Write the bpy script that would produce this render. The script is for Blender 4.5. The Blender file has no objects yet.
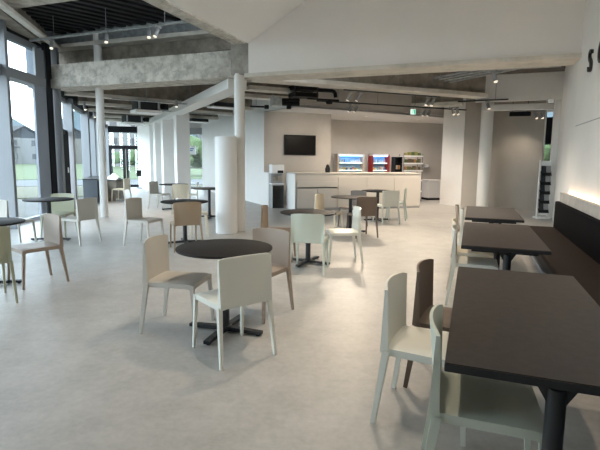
import bpy, bmesh, math, random
from mathutils import Vector, Matrix
random.seed(7)
S = bpy.context.scene
COL = S.collection
PI = math.pi
rad = math.radians

# ------------------------------------------------------------------ grid of the building
AZ = rad(20.4)
AX = Vector((math.sin(AZ), math.cos(AZ), 0))      # along the bench wall, away from the camera
PX = Vector((math.cos(AZ), -math.sin(AZ), 0))     # towards the bench wall
def AP(a, p, z=0.0):
    v = AX * a + PX * p
    return Vector((v.x, v.y, z))
YAW_A = -AZ                                        # rotation that sends local +y to AX, local +x to PX

# ------------------------------------------------------------------ materials
def mat(name, col, rough=0.5, metal=0.0, spec=0.5, noise=None, bump=None, emit=None, coat=0.0):
    m = bpy.data.materials.new(name); m.use_nodes = True
    nt = m.node_tree; b = nt.nodes['Principled BSDF']
    b.inputs['Base Color'].default_value = (*col, 1)
    b.inputs['Roughness'].default_value = rough
    b.inputs['Metallic'].default_value = metal
    b.inputs['Specular IOR Level'].default_value = spec
    b.inputs['Coat Weight'].default_value = coat
    tc = nt.nodes.new('ShaderNodeTexCoord')
    if noise:                                       # (scale, second colour, detail, lo, hi)
        sc, c2, det, lo, hi = noise
        n = nt.nodes.new('ShaderNodeTexNoise'); n.inputs['Scale'].default_value = sc; n.inputs['Detail'].default_value = det
        n.inputs['Roughness'].default_value = .65
        r = nt.nodes.new('ShaderNodeValToRGB')
        r.color_ramp.elements[0].position = lo; r.color_ramp.elements[0].color = (*col, 1)
        r.color_ramp.elements[1].position = hi; r.color_ramp.elements[1].color = (*c2, 1)
        nt.links.new(tc.outputs['Object'], n.inputs['Vector']); nt.links.new(n.outputs['Fac'], r.inputs['Fac'])
        nt.links.new(r.outputs['Color'], b.inputs['Base Color'])
    if bump:                                        # (scale, strength)
        n = nt.nodes.new('ShaderNodeTexNoise'); n.inputs['Scale'].default_value = bump[0]; n.inputs['Detail'].default_value = 6
        k = nt.nodes.new('ShaderNodeBump'); k.inputs['Strength'].default_value = bump[1]; k.inputs['Distance'].default_value = .02
        nt.links.new(tc.outputs['Object'], n.inputs['Vector']); nt.links.new(n.outputs['Fac'], k.inputs['Height'])
        nt.links.new(k.outputs['Normal'], b.inputs['Normal'])
    if emit:
        b.inputs['Emission Color'].default_value = (*emit[0], 1); b.inputs['Emission Strength'].default_value = emit[1]
    return m

def glass_mat(name, tint=(.93, .97, .98), gloss=.09):
    m = bpy.data.materials.new(name); m.use_nodes = True
    nt = m.node_tree; nt.nodes.remove(nt.nodes['Principled BSDF'])
    out = nt.nodes['Material Output']
    t = nt.nodes.new('ShaderNodeBsdfTransparent'); t.inputs['Color'].default_value = (*tint, 1)
    g = nt.nodes.new('ShaderNodeBsdfGlossy'); g.inputs['Roughness'].default_value = .02
    mx = nt.nodes.new('ShaderNodeMixShader'); mx.inputs['Fac'].default_value = gloss
    nt.links.new(t.outputs[0], mx.inputs[1]); nt.links.new(g.outputs[0], mx.inputs[2]); nt.links.new(mx.outputs[0], out.inputs['Surface'])
    return m

def floor_mat():
    m = mat('floor_vinyl', (.5, .47, .43), .42, spec=.45)
    nt = m.node_tree; b = nt.nodes['Principled BSDF']
    tc = nt.nodes.new('ShaderNodeTexCoord')
    def noise(s, d, r=.6):
        n = nt.nodes.new('ShaderNodeTexNoise'); n.inputs['Scale'].default_value = s; n.inputs['Detail'].default_value = d; n.inputs['Roughness'].default_value = r
        nt.links.new(tc.outputs['Object'], n.inputs['Vector']); return n
    n1 = noise(3.2, 8, .72); n2 = noise(22, 5, .6)
    mx = nt.nodes.new('ShaderNodeMix'); mx.data_type = 'FLOAT'; mx.inputs[0].default_value = .35
    nt.links.new(n1.outputs['Fac'], mx.inputs[2]); nt.links.new(n2.outputs['Fac'], mx.inputs[3])
    r = nt.nodes.new('ShaderNodeValToRGB')
    r.color_ramp.elements[0].position = .34; r.color_ramp.elements[0].color = (.355, .340, .316, 1)
    r.color_ramp.elements[1].position = .66; r.color_ramp.elements[1].color = (.495, .475, .445, 1)
    nt.links.new(mx.outputs[0], r.inputs['Fac']); nt.links.new(r.outputs['Color'], b.inputs['Base Color'])
    k = nt.nodes.new('ShaderNodeBump'); k.inputs['Strength'].default_value = .06; k.inputs['Distance'].default_value = .01
    nt.links.new(n2.outputs['Fac'], k.inputs['Height']); nt.links.new(k.outputs['Normal'], b.inputs['Normal'])
    return m

M = dict(
    floor=floor_mat(),
    white=mat('white_paint', (.83, .815, .79), .7, noise=(2.0, (.81, .795, .77), 3, .4, .6)),
    wallgrey=mat('warm_grey_paint', (.52, .49, .455), .75, noise=(1.5, (.49, .465, .43), 3, .4, .6)),
    wallfar=mat('grey_beige_paint', (.46, .425, .38), .8, noise=(1.5, (.44, .405, .36), 3, .4, .6)),
    bulkhead=mat('bulkhead_paint', (.86, .825, .79), .8, noise=(1.2, (.84, .805, .77), 3, .4, .6)),
    ceilwhite=mat('ceiling_paint', (.88, .865, .845), .8),
    concrete=mat('concrete', (.46, .43, .38), .9, noise=(3.5, (.24, .22, .19), 9, .38, .68), bump=(14, .5)),
    concrete_lt=mat('pale_concrete', (.60, .56, .49), .9, noise=(5.5, (.29, .265, .225), 10, .42, .70), bump=(14, .8)),
    concrete_bn=mat('brown_concrete', (.36, .315, .26), .9, noise=(4.0, (.19, .165, .135), 9, .36, .66), bump=(16, .5)),
    concrete_dk=mat('dark_concrete', (.15, .13, .11), .9, noise=(4.0, (.08, .07, .06), 9, .36, .66)),
    flange=mat('cream_flange', (.70, .66, .59), .8, noise=(2.5, (.52, .49, .43), 8, .4, .7), bump=(10, .2)),
    deck=mat('dark_metal_deck', (.026, .026, .028), .65, spec=.2, noise=(2, (.016, .016, .017), 3, .4, .6)),
    galv=mat('galvanised_steel', (.50, .52, .52), .45, .6, noise=(9, (.36, .38, .39), 4, .4, .6)),
    alu=mat('silver_aluminium', (.215, .225, .24), .5, .1),
    alu_dk=mat('grey_blue_panel', (.26, .29, .335), .5, .1),
    cabdark=mat('slate_cabinet', (.075, .085, .10), .5),
    darkframe=mat('dark_frame', (.012, .013, .016), .6, spec=.15),
    column=mat('column_white', (.80, .79, .76), .45),
    glass=glass_mat('window_glass'),
    cglass=glass_mat('case_glass', (.9, .96, 1), .06),
    ctop=mat('round_top', (.020, .018, .017), .6, spec=.12, noise=(30, (.027, .024, .022), 3, .4, .6)),
    rtop=mat('long_top', (.036, .030, .027), .5, spec=.2, noise=(25, (.045, .037, .033), 3, .4, .6)),
    tedge=mat('black_edge', (.014, .015, .018), .4),
    tmetal=mat('black_table_metal', (.016, .019, .023), .42, .0),
    c_white=mat('plastic_white', (.74, .74, .67), .42),
    c_mint=mat('plastic_pale_green', (.60, .65, .56), .42),
    c_ivory=mat('plastic_ivory', (.70, .63, .49), .45),
    c_beige=mat('plastic_beige', (.57, .54, .485), .45),
    c_olive=mat('plastic_olive', (.43, .43, .31), .45),
    c_tan=mat('plastic_tan', (.37, .285, .20), .45),
    c_walnut=mat('plastic_walnut', (.24, .165, .105), .45),
    c_taupe=mat('plastic_taupe', (.35, .28, .225), .45),
    c_brown=mat('plastic_brown', (.155, .115, .088), .45),
    leather=mat('black_leather', (.004, .0042, .0055), .75, spec=.04, bump=(60, .08)),
    seatleather=mat('dark_brown_leather', (.020, .014, .0115), .7, spec=.08, bump=(60, .08)),
    wood=mat('grey_wood', (.50, .47, .43), .6, noise=(5, (.38, .355, .325), 8, .35, .65)),
    counter=mat('counter_front', (.55, .515, .47), .55),
    black=mat('matt_black', (.010, .010, .011), .6, spec=.2),
    screen=mat('tv_glass', (.004, .004, .0045), .35, spec=.1),
    blackpanel=mat('dark_glass_panel', (.008, .010, .010), .2),
    appliance=mat('appliance_white', (.74, .75, .76), .4),
    grey=mat('appliance_grey', (.33, .33, .33), .5),
    lens=mat('lamp_lens', (1, .93, .8), .3, emit=((1, .86, .68), .9)),
    led=mat('led_strip', (1, .8, .6), .4, emit=((1, .70, .46), 24)),
    coolled=mat('case_light', (1, 1, 1), .4, emit=((.18, .50, 1), 12)),
    panelwhite=mat('diffuser_white', (.85, .85, .84), .5),
    caseback=mat('case_back', (.35, .62, .88), .5),
    red=mat('red_panel', (.36, .035, .035), .45),
    copper=mat('tan_frame', (.55, .46, .38), .5),
    signgreen=mat('sign_green', (.04, .42, .25), .4, emit=((.05, .6, .35), .8)),
    signwhite=mat('sign_white', (.85, .95, .9), .4, emit=((.8, 1, .92), .9)),
    letter=mat('letter_dark', (.03, .028, .028), .45),
    lettergrey=mat('letter_grey_side', (.25, .24, .24), .5),
    grass=mat('grass', (.055, .085, .022), .95, noise=(.35, (.075, .10, .032), 5, .35, .65)),
    asphalt=mat('asphalt', (.085, .088, .092), .9),
    paving=mat('outside_paving', (.15, .147, .138), .9, noise=(.8, (.125, .12, .105), 4, .4, .6)),
    dryland=mat('dry_verge', (.12, .105, .072), .95, noise=(.6, (.105, .105, .055), 5, .4, .6)),
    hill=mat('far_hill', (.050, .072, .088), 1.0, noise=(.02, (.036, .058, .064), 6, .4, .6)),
    h_white=mat('house_white', (.15, .15, .148), .8),
    h_grey=mat('house_grey', (.085, .088, .092), .8),
    h_beige=mat('house_beige', (.12, .112, .10), .8),
    roof=mat('roof_dark', (.02, .021, .024), .8),
    hwin=mat('house_window', (.015, .018, .022), .3),
    leaf=mat('shrub_leaf', (.04, .075, .02), .8, noise=(3, (.075, .11, .035), 5, .4, .6)),
    paper=mat('white_paper', (.92, .92, .91), .7),
    blue=mat('poster_blue', (.10, .22, .5), .6),
)
for i, c in enumerate([(.55, .10, .08), (.65, .5, .12), (.12, .3, .12), (.70, .68, .62), (.12, .18, .42), (.50, .25, .10), (.75, .45, .5), (.3, .5, .55), (.13, .19, .06), (.20, .14, .09), (.30, .26, .20), (.34, .33, .12)]):
    M['p%d' % i] = mat('pack_colour_%d' % i, c, .5)

# ------------------------------------------------------------------ mesh builder
class MB:
    def __init__(s): s.bm = bmesh.new()
    def box(s, c, d, rz=0.0, bevel=0.0, seg=2):
        r = bmesh.ops.create_cube(s.bm, size=1.0)
        vs = r['verts']
        bmesh.ops.scale(s.bm, verts=vs, vec=Vector(d))
        if bevel > 0:
            es = list({e for v in vs for e in v.link_edges})
            g = bmesh.ops.bevel(s.bm, geom=es, offset=bevel, segments=seg, affect='EDGES', profile=.5)
            vs = list({v for f in g['faces'] for v in f.verts} | {v for v in vs if v.is_valid})
        bmesh.ops.transform(s.bm, verts=vs, matrix=Matrix.Translation(Vector(c)) @ Matrix.Rotation(rz, 4, 'Z'))
        return s
    def obox(s, c, d, m, bevel=0.0):                 # box with a full rotation matrix
        r = bmesh.ops.create_cube(s.bm, size=1.0); vs = r['verts']
        bmesh.ops.scale(s.bm, verts=vs, vec=Vector(d))
        if bevel > 0:
            es = list({e for v in vs for e in v.link_edges})
            g = bmesh.ops.bevel(s.bm, geom=es, offset=bevel, segments=2, affect='EDGES', profile=.5)
            vs = list({v for f in g['faces'] for v in f.verts} | {v for v in vs if v.is_valid})
        bmesh.ops.transform(s.bm, verts=vs, matrix=Matrix.Translation(Vector(c)) @ m.to_4x4())
        return s
    def beam(s, a, b, w, h, up=Vector((0, 0, 1)), w2=None, h2=None):   # bar from a to b, section w x h
        a, b = Vector(a), Vector(b); d = (b - a).normalized()
        x = d.cross(up)
        if x.length < 1e-4: x = d.cross(Vector((0, 1, 0)))
        x.normalize(); y = x.cross(d)
        w2 = w if w2 is None else w2; h2 = h if h2 is None else h2
        v = []
        for p, ww, hh in ((a, w, h), (b, w2, h2)):
            for sx, sy in ((-1, -1), (1, -1), (1, 1), (-1, 1)):
                v.append(s.bm.verts.new(p + x * sx * ww / 2 + y * sy * hh / 2))
        for q in ((3, 2, 1, 0), (4, 5, 6, 7), (0, 1, 5, 4), (1, 2, 6, 5), (2, 3, 7, 6), (3, 0, 4, 7)):
            s.bm.faces.new([v[i] for i in q])
        return s
    def cyl(s, a, b, r, r2=None, n=20, cap=True):
        a, b = Vector(a), Vector(b); d = (b - a).normalized()
        x = d.orthogonal().normalized(); y = d.cross(x); r2 = r if r2 is None else r2
        A_ = [s.bm.verts.new(a + (x * math.cos(t) + y * math.sin(t)) * r) for t in [2 * PI * i / n for i in range(n)]]
        B_ = [s.bm.verts.new(b + (x * math.cos(t) + y * math.sin(t)) * r2) for t in [2 * PI * i / n for i in range(n)]]
        for i in range(n):
            s.bm.faces.new((A_[i], A_[(i + 1) % n], B_[(i + 1) % n], B_[i]))
        if cap: s.bm.faces.new(A_[::-1]); s.bm.faces.new(B_)
        return s
    def lathe(s, prof, c=(0, 0, 0), n=48):
        c = Vector(c); rings = []
        for r, z in prof:
            rings.append([s.bm.verts.new(c + Vector((r * math.cos(2 * PI * i / n), r * math.sin(2 * PI * i / n), z))) for i in range(n)] if r > 1e-6 else [s.bm.verts.new(c + Vector((0, 0, z)))])
        for A_, B_ in zip(rings, rings[1:]):
            for i in range(n):
                j = (i + 1) % n
                if len(A_) == 1: s.bm.faces.new((A_[0], B_[i], B_[j])) if False else s.bm.faces.new((A_[0], B_[j], B_[i]))
                elif len(B_) == 1: s.bm.faces.new((A_[i], A_[j], B_[0]))
                else: s.bm.faces.new((A_[i], A_[j], B_[j], B_[i]))
        return s
    def prism(s, pts, z0, z1):                        # polygon (list of xy) extruded in z
        lo = [s.bm.verts.new((p[0], p[1], z0)) for p in pts]; hi = [s.bm.verts.new((p[0], p[1], z1)) for p in pts]
        n = len(pts); s.bm.faces.new(lo[::-1]); s.bm.faces.new(hi)
        for i in range(n): s.bm.faces.new((lo[i], lo[(i + 1) % n], hi[(i + 1) % n], hi[i]))
        return s
    def solid(s, pts, off):                           # planar 3D polygon thickened by vector off
        a = [s.bm.verts.new(Vector(p)) for p in pts]; b = [s.bm.verts.new(Vector(p) + Vector(off)) for p in pts]
        n = len(pts); s.bm.faces.new(a); s.bm.faces.new(b[::-1])
        for i in range(n): s.bm.faces.new((a[i], b[i], b[(i + 1) % n], a[(i + 1) % n]))
        return s
    def sheet(s, grid, th):                           # grid[i][j] of (front, back) vertices closed into a solid
        F = [[s.bm.verts.new(p[0]) for p in row] for row in grid]; B = [[s.bm.verts.new(p[1]) for p in row] for row in grid]
        m, n = len(F), len(F[0])
        for i in range(m - 1):
            for j in range(n - 1):
                s.bm.faces.new((F[i][j], F[i][j + 1], F[i + 1][j + 1], F[i + 1][j]))
                s.bm.faces.new((B[i][j], B[i + 1][j], B[i + 1][j + 1], B[i][j + 1]))
        for j in range(n - 1):
            s.bm.faces.new((F[0][j], B[0][j], B[0][j + 1], F[0][j + 1])); s.bm.faces.new((F[-1][j], F[-1][j + 1], B[-1][j + 1], B[-1][j]))
        for i in range(m - 1):
            s.bm.faces.new((F[i][0], F[i + 1][0], B[i + 1][0], B[i][0])); s.bm.faces.new((F[i][-1], B[i][-1], B[i + 1][-1], F[i + 1][-1]))
        return s
    def tube(s, pts, r, n=10):
        for a, b in zip(pts, pts[1:]): s.cyl(a, b, r, n=n)
        return s
    def build(s, name, material, parent=None, smooth=False):
        bmesh.ops.recalc_face_normals(s.bm, faces=s.bm.faces)
        me = bpy.data.meshes.new(name); s.bm.to_mesh(me); s.bm.free()
        me.materials.append(M[material] if isinstance(material, str) else material)
        if smooth:
            for p in me.polygons: p.use_smooth = True
            me.set_sharp_from_angle(angle=rad(38))
        o = bpy.data.objects.new(name, me); COL.objects.link(o)
        if parent: o.parent = parent
        return o

def tag(o, label, cat, group=None, kind=None):
    o['label'] = label; o['category'] = cat
    if group: o['group'] = group
    if kind: o['kind'] = kind
    return o
def struct(o, label=None):
    o['kind'] = 'structure'
    if label: o['label'] = label
    return o
def empty(name, loc=(0, 0, 0), rz=0.0):
    o = bpy.data.objects.new(name, None); COL.objects.link(o)
    o.location = loc; o.rotation_euler = (0, 0, rz); o.empty_display_size = .1
    return o
def copy_tree(o, parent=None):
    c = o.copy(); COL.objects.link(c); c.parent = parent
    for ch in list(o.children): copy_tree(ch, c)
    return c
def recolour(root, m):
    for ch in root.children:
        ch.material_slots[0].link = 'OBJECT'; ch.material_slots[0].material = M[m]

# ================================================================== SETTING
# ---- plan points
F0 = Vector((-5.32, -4.0)); F1 = Vector((-5.95, 11.4)); F2 = Vector((-9.62, 23.05)); D2 = Vector((-8.0, 23.4))
SW0 = Vector((-1.16, 14.69)); SW1 = Vector((-4.65, 22.0))
def V3(p, z=0): return Vector((p[0], p[1], z))

fl = MB().prism([(-5.2, -4.2), (9, -4.2), (13, 12), (12, 26), (-9.7, 23.5), (-9.75, 22.9), (-6.05, 11.4)], -.12, 0).build('floor', 'floor'); struct(fl)

# ---- right wall (bench wall) and its far flare
wp = 1.44
MB().prism([AP(-6, wp), AP(-6, wp + .25), AP(8.35, wp + .25), AP(8.35, wp)], 0, 5.3).build('wall_right', 'white')
struct(bpy.data.objects['wall_right'])
w = MB().prism([AP(8.35, wp + .012), AP(9.8, 1.56), AP(13.75, 2.06), AP(13.75, 2.3), AP(9.8, 1.9), AP(8.35, wp + .25)], 0, 3.9).build('wall_right_return', 'white'); struct(w)
# thin seam line on the bench wall: a shallow slot trim
tr = MB().beam(AP(6.1, wp - .001, 2.02), AP(8.15, wp - .001, 2.02), .004, .012).build('trim_1', 'grey'); struct(tr)
# rear wall behind the camera
bw = MB().prism([(-5.4, -4.1), (5.5, -4.1), (5.5, -4.35), (-5.4, -4.35)], 0, 5.3).build('wall_back', 'white'); struct(bw)
sd = MB().prism([AP(-6, wp), AP(-6.2, wp), (6.2, -4.35), (5.2, -4.35)], 0, 5.3).build('wall_back_corner', 'white'); struct(sd)

# ---- bulkhead in front of the lower ceiling
b = MB().prism([AP(8.2, -4.14), AP(8.2, wp), AP(8.42, wp), AP(8.42, -4.14)], 3.10, 5.3).build('wall_bulkhead', 'bulkhead'); struct(b)
b = MB().prism([AP(8.14, -4.2), AP(8.14, wp), AP(8.75, wp), AP(8.75, -4.2)], 3.03, 3.10).build('trim_bulkhead_edge', 'flange'); struct(b)
# sloped white ceiling rising from the beam line towards the bulkhead
k = .576
def slope_z(p): return 3.66 + k * (p + 4.14)
p0, p1 = -4.14, -1.35
c = MB().solid([AP(8.2, p0, slope_z(p0)), AP(8.2, p1, slope_z(p1)), AP(-6, p1, slope_z(p1)), AP(-6, p0, slope_z(p0))], (0, 0, .08)).build('ceiling_slope', 'ceilwhite'); struct(c)
zc = slope_z(p1)
c = MB().prism([AP(8.2, p1), AP(8.2, wp + .2), AP(-6, wp + .2), AP(-6, p1)], zc, zc + .08).build('ceiling', 'ceilwhite'); struct(c)

# ---- beam line along A from the middle column towards the camera
b = MB().box((0, 0, 0), (.26, 13.6, .42)).build('ceiling_beam', 'concrete_lt'); b.location = AP(1.35, -4.30, 3.86); b.rotation_euler.z = YAW_A; struct(b)

# ---- left bay: dark ribbed deck with concrete edge beams
deck = MB()
deck.prism([AP(9.3, -4.2), AP(9.3, -10.4), V3((-6.35, 9)), V3((-5.6, -4)), AP(-5, -4.2)], 4.52, 4.60)
rd2 = Vector((.717, .697, 0)); rn2 = Vector((-.697, .717, 0))
for i in range(-4, 48):
    a = rn2 * (.5 + i * .27) + rd2 * -9
    pts = []
    for t in [j * .2 for j in range(150)]:
        q = a + rd2 * t
        pa, pp = q.dot(AX), q.dot(PX)
        if pa < 9.0 and pp < -4.3 and q.x > -5.62 - (q.y + 4) * .05 and q.y > -4: pts.append(q)
    if len(pts) > 2:
        deck.beam(pts[0] + Vector((0, 0, 4.485)), pts[-1] + Vector((0, 0, 4.485)), .13, .08)
struct(deck.build('ceiling_deck', 'deck'))
def bar(name, a, bb, w_, h_, m_, label=None):
    a, bb = Vector(a), Vector(bb)
    return struct(MB().beam(a, bb, w_, h_).build(name, m_), label)
# upper beam at the far edge of the bay and the concrete wall under it
bar('ceiling_beam', AP(9.0, -10.3, 4.35), AP(9.0, -4.40, 4.35), .20, .30, 'galv')
bar('ceiling_beam', AP(9.0, -10.2, 4.15), AP(9.0, -4.40, 4.15), .34, .09, 'flange')
struct(MB().prism([AP(9.15, -10.3), AP(9.15, -4.3), AP(9.35, -4.3), AP(9.35, -10.3)], 3.5, 4.5).build('wall_upper_concrete', 'concrete_bn'))
# the wide rough beam carried by the two slim columns
wide = MB()
wide.prism([AP(8.5, -9.75), AP(8.5, -4.30), AP(9.2, -4.30), AP(9.2, -9.75)], 3.12, 3.64)
wide.prism([AP(8.44, -9.75), AP(8.44, -4.30), AP(8.6, -4.30), AP(8.6, -9.75)], 3.10, 3.30)
struct(wide.build('ceiling_beam', 'concrete_lt'))
# capital at the middle column
cap = MB().box((0, 0, 3.42), (.40, .5, .64), YAW_A, .02)
cap.box((.08, -.12, 3.80), (.34, .5, .14), YAW_A + .25, .02)
cap = cap.build('ceiling_column_head', 'concrete'); cap.location = AP(8.50, -4.36); struct(cap)
# facade edge beams in the bay
bar('ceiling_beam', (-5.92, 11.6, 4.09), (-5.02, 7.4, 4.09), .13, .07, 'flange')
bar('ceiling_beam', (-6.33, 11.7, 4.30), (-5.45, 8.1, 4.30), .30, .42, 'concrete_bn')
bar('ceiling_beam', AP(6.60, -9.0, 4.42), AP(6.60, -4.3, 4.42), .42, .22, 'concrete_lt')
bar('ceiling_beam', (-5.1, 7.4, 4.3), (-4.6, -4, 4.3), .4, .5, 'concrete_bn')
struct(MB().prism([(-6.12, 11.3), (-5.45, -4.2), (-5.65, -4.2), (-6.32, 11.3)], 4.02, 5.3).build('wall_left_upper', 'black'))
struct(MB().prism([(-6.5, 11.2), (-5.98, 11.46), (-6.1, 11.8), (-6.6, 11.7)], 3.1, 4.6).build('wall_left_corner', 'alu_dk'))

# ---- lower ceiling beyond the column line: dark deck, joists with pale flanges
low = MB().prism([AP(8.45, wp + .5), AP(9.2, -9.9), V3((-6.3, 11.5)), V3((-9.9, 23.2)), V3((-8, 23.8)), V3((-4.5, 23)), V3((2, 24)), V3((13, 20)), AP(13.5, 6), AP(9, 3)], 3.66, 3.76).build('ceiling_low', 'concrete_dk'); struct(low)
rd = Vector((.80, .60, 0)); rn = Vector((-.6, .8, 0))
def joist(a, bb, flange='flange', web='concrete_bn', w_=.30, zb=3.05):
    a, bb = Vector((*a, zb)), Vector((*bb, zb))
    o = MB().beam(a + Vector((0, 0, .045)), bb + Vector((0, 0, .045)), w_, .09)
    o = o.build('ceiling_joist', flange); struct(o)
    w2 = MB().beam(a + Vector((0, 0, .35)), bb + Vector((0, 0, .35)), w_ * .5, .53).build('web', web, o)
    return o
def line_cut(nv, nd, A_, B_):                        # point of line A-B where dot(nd) == nv
    A_, B_ = Vector((*A_, 0)), Vector((*B_, 0)); t = (nv - A_.dot(nd)) / ((B_ - A_).dot(nd)); return A_ + (B_ - A_) * t
for nv in (13.25, 15.3, 17.3, 19.35, 21.4):
    a = line_cut(nv, rn, F1, F2) + rd * .12
    if nv < 12.5: bb = a + rd * (4.6 if nv > 11 else 3.6)
    else: bb = line_cut(nv, rn, SW0, SW1) - rd * .15
    joist((a.x, a.y), (bb.x, bb.y), w_=.24)
# white diagonal beam from the middle column to the row of piers and on to the doors
PR0 = Vector((-4.05, 15.85, 0)); PRD = Vector((-.461, .887, 0)); PRN = Vector((.887, .461, 0))
bar('ceiling_beam', (-1.32, 9.75, 3.0), PR0 + PRD * 8.3 + Vector((0, 0, 3.0)), .40, .20, 'white')
# joists right of the middle column
joist((-.95, 9.55), (4.5, 11.75), w_=.42, zb=3.04)
joist((-1.25, 10.9), (-.1, 11.45), w_=.36)
joist((-2.0, 12.0), (-.35, 12.8), w_=.36)
joist((3.2, 13.55), (4.45, 12.95), w_=.36, zb=3.0)

# ---- kitchen block
CD = Vector((.955, .296, 0)); CN = Vector((-.296, .955, 0)); YAW_C = math.atan2(CD.y, CD.x)
SD = (V3(SW1) - V3(SW0)).normalized(); SNn = Vector((-SD.y, SD.x, 0))      # SNn points to the windows
TV0 = V3(SW0); TV1 = V3((.985, 15.36)); RB0 = V3((.42, 17.18)); RB1 = V3((6.2, 18.95))
struct(MB().prism([TV0, TV1, TV1 + CN * .1, RB0, RB0 + CN * .2 - CD * .3, TV0 + SD * 2.5 - SNn * .25, TV0 - SNn * .01 + SD * .12], 0, 2.97).build('wall_screen', 'wallgrey'))
struct(MB().prism([TV0, TV0 + SD * 8.2, TV0 + SD * 8.2 - SNn * .12, TV0 + SD * .15 - SNn * .12], 0, 3.66).build('wall_kitchen_side', 'white'))
struct(MB().prism([RB0, RB1, RB1 + CN * .2, RB0 + CN * .2], 0, 3.66).build('wall_kitchen_back', 'wallgrey'))
# soffit and fascia over the counter
f0 = V3((-.14, 13.17)); f1 = V3((5.0, 16.05)); f2 = V3((-1.16, 14.69))
struct(MB().prism([f0, f1, V3((6.2, 18.9)), V3((.3, 17.3)), TV0 + SD * .5, f2], 2.95, 3.02).build('ceiling_soffit', 'white'))
ff = (f1 - f0).normalized()
struct(MB().prism([f0, f1, f1 + Vector((-ff.y, ff.x, 0)) * .12, f0 + Vector((-ff.y, ff.x, 0)) * .12 + ff * .06], 2.95, 3.66).build('wall_kitchen_fascia', 'wallgrey'))
struct(MB().prism([f0 - Vector((0, .001, 0)), f0 + (f2 - f0) * 1.0, f2 + ff * .1, f0 + ff * .1 + Vector((0, .05, 0))], 2.95, 3.66).build('wall_kitchen_fascia_side', 'white'))
# low return wall beside the counter gap
struct(MB().prism([TV0, TV0 - SD * .40, TV0 - SD * .40 - SNn * .10, TV0 - SNn * .10], 0, 1.06).build('wall_low_return', 'white'))
# pier and grey wall right of the kitchen
struct(MB().prism([(4.82, 15.85), (5.17, 14.78), (5.45, 14.88), (5.10, 15.95)], 0, 3.66).build('wall_kitchen_end', 'white'))
struct(MB().prism([(5.3, 15.3), (5.45, 15.3), (6.6, 19.2), (6.45, 19.2)], 0, 3.66).build('wall_kitchen_right', 'wallgrey'))
struct(MB().prism([AP(15.66, -.30), AP(15.66, 1.95), AP(15.86, 1.95), AP(15.86, -.30)], 0, 3.66).build('wall_far_right', 'wallfar'))
struct(MB().prism([AP(13.0, -.02), AP(13.0, 2.0), AP(13.15, 2.0), AP(13.15, -.02)], 3.0, 3.66).build('wall_far_header', 'white'))
bar('ceiling_beam', AP(14.3, .2, 2.97), AP(14.3, 2.2, 2.97), .22, .16, 'white')
struct(MB().prism([AP(13.75, 1.93), AP(13.75, 2.06), AP(14.0, 2.06), AP(14.0, 1.93)], 0, 3.1).build('trim_2', 'white'))
struct(MB().prism([AP(15.86, 1.95), AP(15.86, 2.02), AP(20, 2.2), AP(20, 1.95)], 0, 3.66).build('wall_far_passage', 'white'))

# ---- columns
def column(loc, r, z1):
    o = MB().lathe([(0, 0), (r, 0), (r, z1), (0, z1)], n=32).build('wall_column', 'column', smooth=True); o.location = loc; struct(o); return o
cm = column((-1.23, 9.36, 0), .105, 3.13); cm['label'] = 'slim white column beside the white drum'
cl = column((-4.86, 11.35, 0), .092, 4.4); cl['label'] = 'slim white column by the left windows'
cr = column(AP(15.05, .33), .175, 3.2); cr['label'] = 'thick white column before the grey wall'
# row of piers
yaw_p = math.atan2(-PRD.x, PRD.y)
for t in (0, 2.3, 3.95):
    o = MB().box((0, 0, 1.5), (.44, .44, 3.0), yaw_p).build('wall_pier', 'white'); o.location = PR0 + PRD * t; struct(o)
o = MB().beam(PR0 + PRD * 5.0 + Vector((0, 0, 1.5)), PR0 + PRD * 8.6 + Vector((0, 0, 1.5)), .44, 3.0).build('wall_pier_long', 'white'); struct(o)

# ---- glazed facade
def win(name, mb_frame, mat_f, panes):
    o = mb_frame.build(name, mat_f); struct(o)
    for q in panes:
        MB().solid(q[0], q[1]).build('pane', 'glass', o)
    return o
def seg_pt(A_, B_, t, z, off=0):
    d = (B_ - A_).normalized(); n = Vector((-d.y, d.x)) ; p = A_ + d * t + n * off; return Vector((p.x, p.y, z))
L1_ = (F1 - F0).length; L2_ = (F2 - F1).length
d1 = (F1 - F0).normalized()
def t_at_y(y): return (y - F0.y) / d1.y
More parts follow.
